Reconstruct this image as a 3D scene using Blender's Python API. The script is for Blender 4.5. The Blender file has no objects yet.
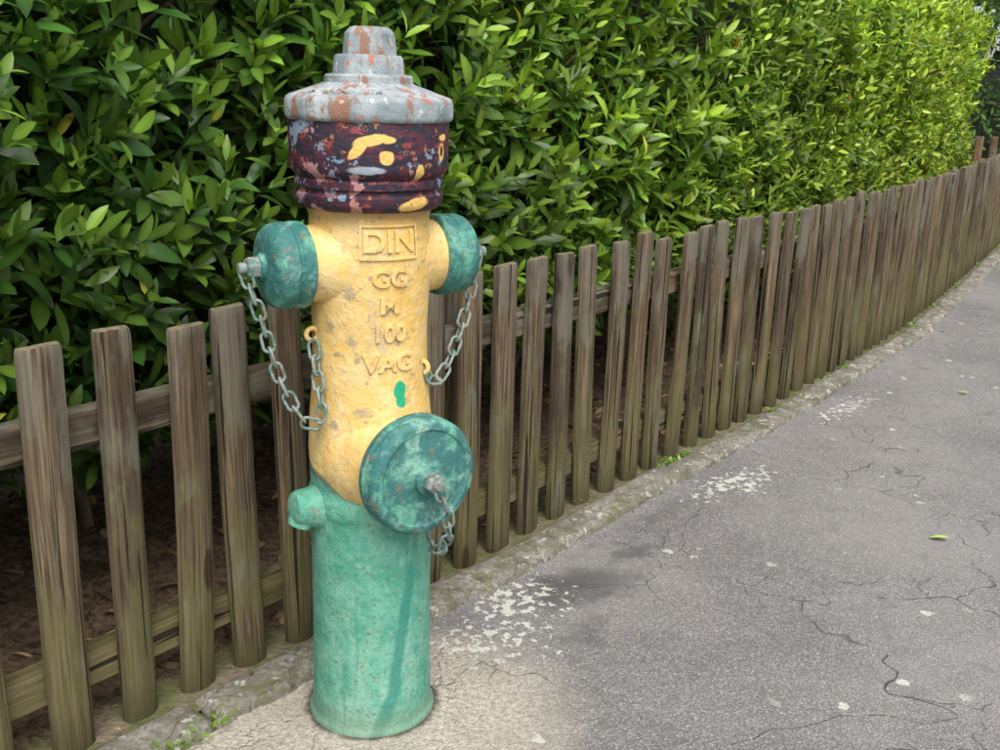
import bpy, math, random, bmesh
import numpy as np
from mathutils import Vector, Matrix, noise
random.seed(7); rng=np.random.default_rng(7)
sc=bpy.context.scene
sc.view_settings.view_transform='Standard'; sc.view_settings.look='None'; sc.view_settings.exposure=0; sc.view_settings.gamma=1
rad=math.radians
# ---------------------------------------------------------------- helpers
class Mt:
    def __init__(s,name):
        s.m=bpy.data.materials.new(name); s.m.use_nodes=True; s.nt=s.m.node_tree
        s.b=s.nt.nodes['Principled BSDF']; s.out=s.nt.nodes['Material Output']
    def n(s,t,ins=None,**pr):
        nd=s.nt.nodes.new(t)
        for k,v in pr.items(): setattr(nd,k,v)
        for k,v in (ins or {}).items(): s.set(nd.inputs[k],v)
        return nd
    def set(s,sock,v):
        if isinstance(v,bpy.types.NodeSocket): s.nt.links.new(v,sock)
        else:
            if isinstance(v,tuple) and len(v)==3 and sock.type=='RGBA': v=(*v,1)
            sock.default_value=v
    def mix(s,f,a,b,bt='MIX'):
        nd=s.nt.nodes.new('ShaderNodeMix'); nd.data_type='RGBA'; nd.blend_type=bt
        s.set(nd.inputs[0],f); s.set(nd.inputs[6],a); s.set(nd.inputs[7],b); return nd.outputs[2]
    def math(s,op,a,b=0.0,c=None,clamp=False):
        nd=s.nt.nodes.new('ShaderNodeMath'); nd.operation=op; nd.use_clamp=clamp
        s.set(nd.inputs[0],a); s.set(nd.inputs[1],b)
        if c is not None: s.set(nd.inputs[2],c)
        return nd.outputs[0]
    def ss(s,v,a,b):
        nd=s.nt.nodes.new('ShaderNodeMapRange'); nd.interpolation_type='SMOOTHSTEP'
        s.set(nd.inputs[0],v); s.set(nd.inputs[1],a); s.set(nd.inputs[2],b); s.set(nd.inputs[3],0.0); s.set(nd.inputs[4],1.0)
        return nd.outputs[0]
    def noise(s,vec,scale,detail=3.0,rough=.55,dist=0.0,color=False):
        nd=s.n('ShaderNodeTexNoise',{'Scale':scale,'Detail':detail,'Roughness':rough,'Distortion':dist})
        s.set(nd.inputs['Vector'],vec); return nd.outputs['Color' if color else 'Fac']
    def vor(s,vec,scale,feature='F1',out='Distance',rnd=1.0):
        nd=s.nt.nodes.new('ShaderNodeTexVoronoi'); nd.feature=feature
        s.set(nd.inputs['Scale'],scale); s.set(nd.inputs['Randomness'],rnd); s.set(nd.inputs['Vector'],vec); return nd.outputs[out]
    def mapv(s,vec,loc=(0,0,0),rot=(0,0,0),scale=(1,1,1),vt='POINT'):
        nd=s.nt.nodes.new('ShaderNodeMapping'); nd.vector_type=vt
        s.set(nd.inputs['Vector'],vec); 
        if vt!='NORMAL': s.set(nd.inputs['Location'],loc)
        s.set(nd.inputs['Rotation'],rot); s.set(nd.inputs['Scale'],scale); return nd.outputs[0]
    def ell(s,vec,cx,cy,rx,ry,rot=0,e=.15):
        v=s.mapv(vec,(cx,cy,0),(0,0,rad(rot)),(rx,ry,1e3),'TEXTURE')
        l=s.n('ShaderNodeVectorMath',{0:v},operation='LENGTH').outputs['Value']
        return s.ss(l,1+e,1-e)
    def warp(s,vec,scale,amt):
        c=s.noise(vec,scale,2.0,color=True)
        a=s.n('ShaderNodeVectorMath',{0:c,1:(-.5,-.5,-.5)},operation='ADD').outputs[0]
        b=s.n('ShaderNodeVectorMath',{0:a},operation='SCALE'); b.inputs['Scale'].default_value=amt
        return s.n('ShaderNodeVectorMath',{0:vec,1:b.outputs[0]},operation='ADD').outputs[0]
    def bump(s,h,strength,dist,prev=None):
        nd=s.n('ShaderNodeBump',{'Strength':strength,'Distance':dist,'Height':h})
        if prev: s.set(nd.inputs['Normal'],prev)
        return nd.outputs[0]
    def obj(s): return s.nt.nodes.new('ShaderNodeTexCoord').outputs['Object']
    def uv(s): return s.nt.nodes.new('ShaderNodeTexCoord').outputs['UV']
    def attr(s,name,o='Color'):
        nd=s.nt.nodes.new('ShaderNodeAttribute'); nd.attribute_name=name; return nd.outputs[o]
    def fin(s,col,rough=.7,nrm=None,**kw):
        s.set(s.b.inputs['Base Color'],col); s.set(s.b.inputs['Roughness'],rough)
        if nrm: s.set(s.b.inputs['Normal'],nrm)
        for k,v in kw.items(): s.set(s.b.inputs[k.replace('_',' ')],v)
        return s.m
def link(o,parent=None):
    sc.collection.objects.link(o)
    if parent: o.parent=parent
    return o
def empty(name,loc=(0,0,0)):
    e=bpy.data.objects.new(name,None); e.location=loc; e.empty_display_size=.1; return link(e)
def mesh(name,verts,faces,mat=None,parent=None,smooth=True,uvs=None,mi=None,mats=None):
    me=bpy.data.meshes.new(name); me.from_pydata([tuple(v) for v in verts],[],faces); me.update()
    for m in (mats or ([mat] if mat else [])): me.materials.append(m)
    if mi: me.polygons.foreach_set('material_index',mi)
    me.polygons.foreach_set('use_smooth',[smooth]*len(me.polygons))
    if uvs is not None:
        l=me.uv_layers.new(name='UVMap')
        l.data.foreach_set('uv',[c for f in uvs for p in f for c in p])
    o=bpy.data.objects.new(name,me); return link(o,parent)
def renorm(o):
    bm=bmesh.new(); bm.from_mesh(o.data); bmesh.ops.recalc_face_normals(bm,faces=bm.faces); bm.to_mesh(o.data); bm.free()
def lathe(name,prof,mat,parent,seg=96,ur=.1,frame=None,facet=0):
    V=[];F=[];U=[]
    n=len(prof)
    for r,h in prof:
        for i in range(seg):
            th=2*math.pi*i/seg-math.pi
            rr=r
            if facet:
                a=(th%(2*math.pi/facet))-math.pi/facet
                rr=r*(.35+.65*math.cos(math.pi/facet)/math.cos(a))
            V.append(Vector((rr*math.sin(th),-rr*math.cos(th),h)))
    for j in range(n-1):
        for i in range(seg):
            k=(i+1)%seg
            F.append((j*seg+i,j*seg+k,(j+1)*seg+k,(j+1)*seg+i))
            t0=(2*math.pi*i/seg-math.pi)*ur; t1=(2*math.pi*(i+1)/seg-math.pi)*ur
            h0,h1=prof[j][1],prof[j+1][1]
            if abs(h1-h0)<1e-4: h1=h0+abs(prof[j+1][0]-prof[j][0])
            U.append(((t0,h0),(t1,h0),(t1,h1),(t0,h1)))
    if prof[-1][0]>1e-5:
        F.append(tuple((n-1)*seg+i for i in range(seg))); U.append(tuple((V[(n-1)*seg+i].x,V[(n-1)*seg+i].y) for i in range(seg)))
    if frame is not None: V=[frame@v for v in V]
    o=mesh(name,V,F,mat,parent,True,U)
    try: o.data.set_sharp_from_angle(angle=rad(38))
    except Exception: pass
    return o
# ---------------------------------------------------------------- path
CP=[(-5.3,-4.2),(-3.9,-2.4),(-2.5,-.72),(-1.35,.68),(-.695,1.485),(-.3955,1.857),(-.081,2.205),(.143,2.49),(.378,2.80),(.776,3.30),(1.065,3.675),(1.494,4.264),(1.965,4.941),(2.669,6.077),(3.575,7.566),(4.72,9.45),(6.1,11.5),(8.0,13.8),(10.6,16.2),(14,18.6),(19,21.5),(26,25)]
def cr(p0,p1,p2,p3,t):
    return tuple(.5*((2*b)+(-a+c)*t+(2*a-5*b+4*c-d)*t*t+(-a+3*b-3*c+d)*t**3) for a,b,c,d in zip(p0,p1,p2,p3))
PT=[]; idxA=None
for i in range(1,len(CP)-2):
    if i==4: idxA=len(PT)
    for k in range(24): PT.append(cr(CP[i-1],CP[i],CP[i+1],CP[i+2],k/24))
PT=np.array(PT); 
for _ in range(30): PT[1:-1]=.5*PT[1:-1]+.25*(PT[:-2]+PT[2:])
SL=np.concatenate([[0],np.cumsum(np.linalg.norm(np.diff(PT,axis=0),axis=1))]); SL-=SL[idxA]
def P(s,off=0.0,z=0.0):
    x=np.interp(s,SL,PT[:,0]); y=np.interp(s,SL,PT[:,1])
    x2=np.interp(s+.05,SL,PT[:,0])-np.interp(s-.05,SL,PT[:,0]); y2=np.interp(s+.05,SL,PT[:,1])-np.interp(s-.05,SL,PT[:,1])
    L=math.hypot(x2,y2) or 1
    return Vector((x+off*y2/L,y-off*x2/L,z))
def PA(s,off):
    x=np.interp(s,SL,PT[:,0]); y=np.interp(s,SL,PT[:,1])
    dx=np.interp(s+.05,SL,PT[:,0])-np.interp(s-.05,SL,PT[:,0]); dy=np.interp(s+.05,SL,PT[:,1])-np.interp(s-.05,SL,PT[:,1])
    L=np.hypot(dx,dy)+1e-9; dx/=L; dy/=L
    return x+off*dy,y-off*dx,dx,dy
def T(s):
    d=(P(s+.05)-P(s-.05)); d.normalize(); return d
SMIN=float(SL[2]); SMAX=float(SL[-3])
# ---------------------------------------------------------------- world / light / camera
w=bpy.data.worlds.new('World'); sc.world=w; w.use_nodes=True
nt=w.node_tree; bg=nt.nodes['Background']
sky=nt.nodes.new('ShaderNodeTexSky'); sky.sky_type='NISHITA'; sky.sun_disc=False
SE,SA=rad(55),rad(165)   # sun azimuth measured from +Y clockwise
sky.sun_elevation=SE; sky.sun_rotation=SA; sky.dust_density=3.0; sky.air_density=1.0
hs=nt.nodes.new('ShaderNodeHueSaturation'); hs.inputs['Saturation'].default_value=.25; hs.inputs['Value'].default_value=1.75
nt.links.new(sky.outputs[0],hs.inputs['Color']); nt.links.new(hs.outputs[0],bg.inputs[0]); bg.inputs[1].default_value=.15
sd=bpy.data.lights.new('sun','SUN'); sd.energy=2.2; sd.angle=rad(38); sd.color=(1,.97,.92)
so=link(bpy.data.objects.new('sun',sd))
sdir=Vector((math.sin(SA)*math.cos(SE),math.cos(SA)*math.cos(SE),math.sin(SE)))
so.rotation_euler=sdir.to_track_quat('Z','Y').to_euler(); so.location=(0,0,8)
cd=bpy.data.cameras.new('camera'); cam=link(bpy.data.objects.new('camera',cd))
cd.sensor_width=36; cd.lens=37.1; cd.clip_end=1000; cd.clip_start=.05
p,r=rad(16),.03
fw=Vector((0,math.cos(p),-math.sin(p))); up0=Vector((0,math.sin(p),math.cos(p))); rt0=Vector((1,0,0))
cr_=rt0*math.cos(r)+up0*math.sin(r); cu=up0*math.cos(r)-rt0*math.sin(r)
M=Matrix((cr_,cu,-fw)).transposed().to_4x4(); M.translation=Vector((0,0,1.1)); cam.matrix_world=M
sc.camera=cam
# ---------------------------------------------------------------- materials : ground
def m_asphalt():
    m=Mt('asphalt'); c=m.obj()
    ag=m.vor(c,250.0,out='Color'); agv=m.n('ShaderNodeSeparateColor',{0:ag}).outputs[0]
    agd=m.vor(c,250.0)
    big=m.noise(c,1.3,4.0,.6); med=m.noise(c,14.0,4.0,.7)
    base=m.mix(m.ss(agv,.0,1.0),(.165,.157,.152),(.310,.296,.286))
    base=m.mix(m.ss(agv,.955,.98),base,(.46,.44,.42))
    base=m.mix(m.math('MULTIPLY',m.ss(agd,.36,.70),.8),base,(.105,.10,.097))
    base=m.mix(m.math('MULTIPLY',m.ss(big,.38,.68),.5),base,(.30,.285,.27))
    base=m.mix(m.math('MULTIPLY',m.ss(big,.50,.30),.35),base,(.145,.138,.134))
    base=m.mix(m.math('MULTIPLY',m.ss(med,.50,.70),.42),base,(.145,.137,.13))
    wv=m.warp(c,5.0,.25); cd_=m.vor(wv,1.7,'DISTANCE_TO_EDGE')
    cm=m.math('MULTIPLY',m.ss(cd_,.006,.0005),m.ss(m.noise(c,2.2,2.0),.47,.56))
    wv2=m.warp(c,16.0,.08); c2=m.vor(wv2,5.0,'DISTANCE_TO_EDGE')
    cm2=m.math('MULTIPLY',m.ss(c2,.013,.002),m.ss(m.noise(m.mapv(c,(4,3,0)),1.5,2.0),.50,.60))
    crack=m.math('MULTIPLY',m.math('MAXIMUM',cm,m.math('MULTIPLY',cm2,.8)),m.ss(m.noise(c,30.0,2.0),.33,.55))
    base=m.mix(m.math('MULTIPLY',crack,.55),base,(.06,.055,.05))
    ws=m.warp(m.warp(c,9.0,.14),45.0,.03)
    st=m.math('MAXIMUM',m.ell(ws,.20,2.13,.15,.07,25,.8),m.math('MULTIPLY',m.ell(ws,.36,2.32,.10,.035,45,.9),.8))
    st=m.math('MAXIMUM',st,m.math('MULTIPLY',m.ell(ws,.42,2.50,.30,.04,50,.9),.5))
    st=m.math('MAXIMUM',st,m.math('MULTIPLY',m.ell(ws,.20,1.92,.07,.035,60,.9),.6))
    st=m.math('MULTIPLY',st,m.ss(m.math('ADD',med,m.math('MULTIPLY',st,.3)),.45,.7))
    base=m.mix(m.math('MULTIPLY',st,.75),base,(.055,.053,.054))
    # concrete collar
    wc=m.warp(m.warp(c,6.0,.16),40.0,.05)
    co=m.math('MAXIMUM',m.ell(wc,-.27,1.50,.43,.30,35,.25),m.ell(wc,-.18,1.64,.25,.25,0,.25))
    cn=m.noise(c,100.0,4.0,.78); cb=m.noise(c,7.0,4.0,.6)
    cc=m.mix(m.ss(cn,.3,.7),(.26,.225,.175),(.60,.545,.46)); cc=m.mix(m.math('MULTIPLY',m.ss(cb,.42,.68),.5),cc,(.30,.265,.205))
    cc=m.mix(m.ss(m.vor(c,120.0),.24,.10),cc,(.15,.13,.10))
    base=m.mix(m.math('MULTIPLY',co,.88),base,cc)
    # lichen
    ln=m.noise(m.warp(c,30.0,.02),46.0,4.0,.62)
    reg=m.math('MAXIMUM',m.math('MAXIMUM',m.ell(ws,.04,2.05,.12,.09,30,.8),m.ell(ws,.68,2.78,.17,.06,45,.8)),m.ell(ws,-.02,2.22,.06,.05,0,.8))
    reg=m.math('MAXIMUM',reg,m.math('MULTIPLY',m.ell(ws,-.01,1.88,.12,.10,0,.8),.9))
    reg=m.math('MAXIMUM',reg,m.math('MULTIPLY',m.ell(ws,1.25,3.55,.25,.05,52,.8),.8))
    li=m.ss(m.math('ADD',ln,m.math('MULTIPLY',reg,.16)),.655,.685)
    li=m.math('MULTIPLY',li,m.ss(reg,.0,.25))
    lv_=m.vor(m.warp(c,55.0,.03),10.0); rare=m.ss(lv_,.14,.11)
    li=m.math('MAXIMUM',li,m.math('MULTIPLY',m.math('MULTIPLY',rare,.85),m.ss(m.noise(c,1.9,2.0),.50,.58)))
    li=m.math('MULTIPLY',li,m.ss(cn,.25,.45))
    base=m.mix(m.math('MULTIPLY',li,.8),base,(.60,.60,.53))
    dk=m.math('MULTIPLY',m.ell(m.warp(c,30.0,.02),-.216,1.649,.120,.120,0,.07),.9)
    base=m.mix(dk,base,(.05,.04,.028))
    h=m.math('ADD',m.math('MULTIPLY',agd,-1.0),m.math('MULTIPLY',crack,-2.5))
    n1=m.bump(h,.8,.0025)
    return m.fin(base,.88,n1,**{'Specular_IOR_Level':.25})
def m_soil():
    m=Mt('soil'); c=m.obj(); a=m.noise(c,9.0,4.0,.7); b=m.noise(c,60.0,4.0,.7)
    col=m.mix(m.ss(b,.3,.7),(.055,.035,.020),(.28,.185,.11)); col=m.mix(m.math('MULTIPLY',m.ss(a,.5,.75),.6),col,(.08,.055,.033))
    mo=m.math('MULTIPLY',m.attr('edge','Fac'),m.ss(m.noise(c,11.0,3.0,.7),.40,.6))
    col=m.mix(m.math('MULTIPLY',m.attr('edge','Fac'),.8),col,m.mix(b,(.09,.07,.045),(.28,.23,.16)))
    col=m.mix(mo,col,m.mix(b,(.05,.06,.014),(.16,.17,.055)))
    return m.fin(col,.95,m.bump(b,1.0,.012))
def m_kerb():
    m=Mt('kerb_stone'); c=m.obj(); a=m.noise(c,8.0,4.0,.65); b=m.noise(c,110.0,4.0,.7)
    col=m.mix(m.ss(b,.3,.7),(.12,.11,.092),(.37,.34,.29)); col=m.mix(m.math('MULTIPLY',m.ss(a,.40,.62),.8),col,(.135,.12,.09))
    col=m.mix(m.math('MULTIPLY',m.ss(m.noise(c,20.0,4.0,.7),.50,.62),.75),col,m.mix(b,(.06,.065,.02),(.17,.165,.07)))
    col=m.mix(m.math('MULTIPLY',m.ss(m.noise(m.mapv(c,(3,1,0)),28.0,3.0,.6),.60,.66),.7),col,(.50,.49,.43))
    col=m.mix(m.math('MULTIPLY',m.ss(m.vor(m.warp(c,20.0,.08),6.0,'DISTANCE_TO_EDGE'),.02,.006),.5),col,(.04,.035,.025))
    return m.fin(col,.92,m.bump(b,.9,.004))
def m_grass():
    m=Mt('grass_ground'); c=m.obj(); a=m.noise(c,.6,4.0,.6); b=m.noise(c,40.0,3.0,.7)
    col=m.mix(b,(.03,.055,.012),(.09,.14,.03)); col=m.mix(m.ss(a,.4,.7),col,(.07,.09,.03))
    return m.fin(col,.95,m.bump(b,1.0,.03))
MA,MS,MK,MG=m_asphalt(),m_soil(),m_kerb(),m_grass()
# ---------------------------------------------------------------- ground sheets
g=600
mesh('ground',[(-g,-g,-.03),(g,-g,-.03),(g,g,-.03),(-g,g,-.03)],[(0,1,2,3)],MG)
def strip(name,ss_,offs,zf,mat,attrf=None):
    V=[];F=[];A=[]
    for s in ss_:
        for o in offs:
            q=P(s,o); q.z=zf(s,o,q); V.append(q)
            if attrf: A.append(attrf(s,o))
    n=len(offs)
    for i in range(len(ss_)-1):
        for j in range(n-1): F.append((i*n+j,i*n+j+1,(i+1)*n+j+1,(i+1)*n+j))
    o=mesh(name,V,F,mat)
    if o.data.polygons[0].normal.z<0: o.data.flip_normals()
    if attrf:
        at=o.data.attributes.new('edge','FLOAT','POINT'); at.data.foreach_set('value',A)
    return o
ss1=list(np.arange(SMIN,SMAX,.25))
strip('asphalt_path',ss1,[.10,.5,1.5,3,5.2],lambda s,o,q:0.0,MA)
def zs(s,o,q):
    e=min(1,max(0,(o+.12)/.1))
    b=.03*noise.noise(q*3)+.016*noise.noise(q*14)+.010*noise.noise(q*37)
    rise=.03*min(1,max(0,-o-.05)*2)
    return .008+b*(1-.75*e)+rise
ss2=list(np.arange(-3.5,0-.5,.06))+list(np.arange(-.5,5,.02))+list(np.arange(5,14,.06))
of=list(np.arange(-3.2,-1.3,.12))+list(np.arange(-1.3,.081,.023))
strip('soil_bed',ss2,of,zs,MS,lambda s,o:min(1,max(0,(o+.08)/.07)))
def kerb():
    V=[];F=[]; s=-3.4
    while s<16:
        L=random.choice([.5,.5,.48,.62]); 
        z0=.022+random.uniform(-.006,.007); do=random.uniform(-.008,.008); tl=random.uniform(-.005,.005)
        n=max(8,int(L/.02)) if s<6 else 10
        prof=[(.050,-.03),(.050,.5),(.053,.85),(.060,1.0),(.080,1.02),(.105,1.02),(.124,.98),(.133,.82),(.137,.45),(.139,-.03)]
        base=len(V)
        for i in range(n+1):
            t=i/n; ssx=s+.005+t*(L-.010)
            endf=1-.45*max(0,1-min(t,1-t)*L/.015)
            for o,h in prof:
                z=(h*z0*endf if h>0 else h)+tl*(t-.5)
                q=P(ssx,o+do); 
                nn=noise.noise(q*22+Vector((0,0,h)))*.007+noise.noise(q*60)*.0035
                q2=P(ssx,o+do+ (nn*1.8 if h>.3 else 0)); q2.z=z+(nn if h>0 else 0); V.append(q2)
        m=len(prof)
        for i in range(n):
            for j in range(m-1): F.append((base+i*m+j,base+(i+1)*m+j,base+(i+1)*m+j+1,base+i*m+j+1))
        F.append(tuple(base+j for j in range(m))); F.append(tuple(base+n*m+j for j in reversed(range(m))))
        s+=L
    renorm(mesh('kerb',V,F,MK))
kerb()
# ---------------------------------------------------------------- fence
def m_wood(name,red=0.0):
    m=Mt(name); uv=m.uv(); 
    g1=m.noise(m.mapv(uv,scale=(170,4,1)),1.0,5.0,.7); g2=m.noise(m.mapv(uv,scale=(420,9,1)),1.0,2.0,.6)
    bl=m.noise(m.mapv(uv,scale=(16,4.5,1)),1.0,4.0,.6)
    wvx=m.noise(m.mapv(uv,scale=(48,1.6,1)),1.0,2.0,.5,1.5)
    col=m.mix(m.ss(g1,.32,.68),(.042,.031,.019) if not red else (.10,.045,.02),(.205,.150,.092) if not red else (.30,.15,.07))
    col=m.mix(m.math('MULTIPLY',m.ss(g2,.5,.75),.45),col,(.29,.235,.165))
    col=m.mix(m.math('MULTIPLY',m.ss(wvx,.47,.55),.5),col,(.052,.036,.022))
    tint=m.attr('rnd','Fac')
    col=m.mix(m.math('MULTIPLY',m.ss(tint,.3,.95),.7),col,m.mix(1.0,col,(.40,.41,.44),'MULTIPLY'))
    col=m.mix(m.math('MULTIPLY',m.ss(tint,.30,.0),.5),col,m.mix(1.0,col,(1.2,1.08,.9),'MULTIPLY'))
    sep=m.n('ShaderNodeSeparateXYZ',{0:m.obj()}).outputs[2]
    al=m.math('MULTIPLY',m.ss(m.math('ADD',bl,m.math('MULTIPLY',m.ss(sep,.5,.02),.18)),.49,.65),.6)
    col=m.mix(al,col,m.mix(g1,(.048,.048,.016),(.185,.172,.065)))
    gy=m.math('MULTIPLY',m.ss(m.math('ADD',bl,m.math('MULTIPLY',m.ss(sep,.35,.72),.15)),.54,.69),.65)
    col=m.mix(gy,col,m.mix(g1,(.062,.056,.045),(.26,.235,.19)))
    col=m.mix(m.math('MULTIPLY',m.ss(sep,.12,.0),.65),col,(.055,.045,.022))
    ck=m.ss(m.noise(m.mapv(uv,scale=(110,1.6,1)),1.0,2.0,.4),.63,.655)
    col=m.mix(m.math('MULTIPLY',ck,.88),col,(.012,.009,.006))
    kn=m.vor(m.mapv(uv,scale=(9,2.6,1)),1.0); col=m.mix(m.math('MULTIPLY',m.ss(kn,.14,.08),.8),col,(.028,.015,.008))
    h=m.math('SUBTRACT',g1,m.math('MULTIPLY',ck,1.5))
    return m.fin(col,.85,m.bump(h,1.0,.003),**{'Specular_IOR_Level':.2})
def m_endgrain():
    m=Mt('end_grain'); uv=m.uv(); d=m.n('ShaderNodeVectorMath',{0:m.warp(uv,60.0,.006)},operation='LENGTH').outputs['Value']
    r_=m.math('SINE',m.math('MULTIPLY',d,1700.0)); c=m.obj()
    col=m.mix(m.math('MULTIPLY_ADD',r_,.3,.5),(.14,.11,.065),(.28,.22,.14)); col=m.mix(m.ss(m.noise(c,60.0,3.0,.6),.42,.65),col,(.10,.09,.05))
    return m.fin(col,.9)
MW,ME=m_wood('weathered_wood'),m_endgrain(); MWR=m_wood('reddish_wood',1)
def pickets(name,parent,poslist,H0,mat):
    V=[];F=[];U=[];MI=[];R=[]
    for (q,t,k) in poslist:
        n=Vector((t.y,-t.x,0)); w=.034*random.uniform(.90,1.08)
        H=H0+random.gauss(0,.007); lean=random.gauss(0,.009); fl=random.gauss(0,.008); rnd=random.random()
        cut=random.uniform(-.08,.08)
        pr=[(-w,0),(-w,.010)]+[(w*math.sin(a),.010+.015*math.cos(a)) for a in [rad(x) for x in (-68,-45,-22,0,22,45,68)]]+[(w,.010),(w,0)]
        zz=[-.03,.1,.2,.3,.4,.5,.6,H-.016,H-.004,H]
        b=len(V); m=len(pr); bow=random.uniform(-.005,.005)
        for iz,z in enumerate(zz):
            sh=[1]*8+[.985,.93]; sf=sh[iz]
            for a,c in pr:
                dz=0
                if iz>=7: dz=-.004*abs(a/w)**2-.12*c+cut*a*.5+.002*noise.noise(Vector((k*7.3,a*90,c*90)))
                tt=a*sf+lean*z+bow*math.sin(z*4)+.0016*noise.noise(Vector((k*3.1+a*40,z*9,c*50)))
                nn=.004+(c*sf)+fl*z+.0014*noise.noise(Vector((k*2.1+a*60,z*14,c*50)))
                V.append(q+t*tt+n*nn+Vector((0,0,z+dz))); R.append(rnd)
        per=[0]
        for j in range(m): per.append(per[-1]+math.dist(pr[j],pr[(j+1)%m]))
        for i in range(len(zz)-1):
            for j in range(m):
                j2=(j+1)%m
                F.append((b+i*m+j,b+i*m+j2,b+(i+1)*m+j2,b+(i+1)*m+j)); MI.append(0)
                ux=k*1.37+per[j]; ux2=k*1.37+per[j+1]; o_=k*.77
                U.append(((ux,zz[i]+o_),(ux2,zz[i]+o_),(ux2,zz[i+1]+o_),(ux,zz[i+1]+o_)))
        F.append(tuple(b+(len(zz)-1)*m+j for j in range(m))); MI.append(1)
        ox=random.uniform(-.01,.01); U.append(tuple((pr[j][0]+ox,pr[j][1]-.006) for j in range(m)))
    o=mesh(name,V,F,None,parent,True,U,MI,[mat,ME])
    a=o.data.attributes.new('rnd','FLOAT','POINT'); a.data.foreach_set('value',R)
    renorm(o); o.data.set_sharp_from_angle(angle=rad(35))
def beam(V,F,U,R,pts,hw,hh,k):
    b=len(V); sec=[(-hw,-hh+.006),(-hw+.006,-hh),(hw-.006,-hh),(hw,-hh+.006),(hw,hh-.006),(hw-.006,hh),(-hw+.006,hh),(-hw,hh-.006)]
    L=0
    for i,(q,n) in enumerate(pts):
        if i: L+=(q-pts[i-1][0]).length
        for a,c in sec: V.append(q+n*a+Vector((0,0,c))); R.append((k*.37)%1)
        if i:
            L0=L-(q-pts[i-1][0]).length
            for j in range(8):
                j2=(j+1)%8
                F.append((b+(i-1)*8+j,b+(i-1)*8+j2,b+i*8+j2,b+i*8+j)); u0=j*.02+k; u1=u0+.02
                U.append(((u0,L0),(u1,L0),(u1,L),(u0,L)))
    F.append(tuple(b+j for j in range(8))); U.append(((0,0),)*8)
    e=b+(len(pts)-1)*8; F.append(tuple(e+j for j in range(8))); U.append(((0,0),)*8)
def rails(name,parent,s0,s1,mat,pf):
    V=[];F=[];U=[];R=[];k=0
    for z in (.125,.545):
        s=s0
        while s<s1:
            L=min(2.4,s1-s); n_=12
            pts=[]
            for i in range(n_+1):
                q,t=pf(s+L*i/n_); n=Vector((t.y,-t.x,0)); q=q-n*.027; q.z=z; pts.append((q,n))
            beam(V,F,U,R,pts,.024,.031,k); k+=3; s+=L+.002
    o=mesh(name,V,F,mat,parent,False,U); a=o.data.attributes.new('rnd','FLOAT','POINT'); a.data.foreach_set('value',R)
    renorm(o)
fence=empty('picket_fence',P(0))
SP=.1205
pl=[(P(k*SP+random.uniform(-.007,.007)),T(k*SP),k) for k in range(-25,125)]
pickets('pickets',fence,pl,.705,MW); rails('rails',fence,-3.1,15,MW,lambda s:(P(s),T(s)))
V=[];F=[];U=[];R=[]
for k in range(-2,7):
    s=1.02+k*2.4; q=P(s,-.095); t=T(s); b=len(V); hw=.04
    n=Vector((t.y,-t.x,0))
    for z,f in ((-.05,1),(.64,1),(.655,.85)):
        for a,c in ((-1,-1),(1,-1),(1,1),(-1,1)): V.append(q+t*a*hw*f+n*c*hw*f+Vector((0,0,z))); R.append(.5)
    for i in range(2):
        for j in range(4):
            j2=(j+1)%4; F.append((b+i*4+j,b+i*4+j2,b+i*4+4+j2,b+i*4+4+j)); z0,z1=(0,.69) if i==0 else (.69,.71)
            U.append(((k+j*.1,z0),(k+j*.1+.08,z0),(k+j*.1+.08,z1),(k+j*.1,z1)))
    F.append((b+8,b+9,b+10,b+11)); U.append(((0,0),(.08,0),(.08,.08),(0,.08)))
o=mesh('posts',V,F,MW,fence,False,U); a=o.data.attributes.new('rnd','FLOAT','POINT'); a.data.foreach_set('value',R)
for c in fence.children: c.matrix_parent_inverse=Matrix.Translation(-P(0))
f2o=P(8.85,-.12); f2d=(Vector((-1.0,.22,0))).normalized()
fence2=empty('picket_fence.001',f2o)
pl=[(f2o+f2d*(k*.12),-f2d,k+300) for k in range(0,26)]
pickets('side_pickets',fence2,pl,.76,MWR); rails('side_rails',fence2,0,3.1,MWR,lambda s:(f2o+f2d*s,-f2d))
for c in fence2.children: c.matrix_parent_inverse=Matrix.Translation(-f2o)
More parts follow.
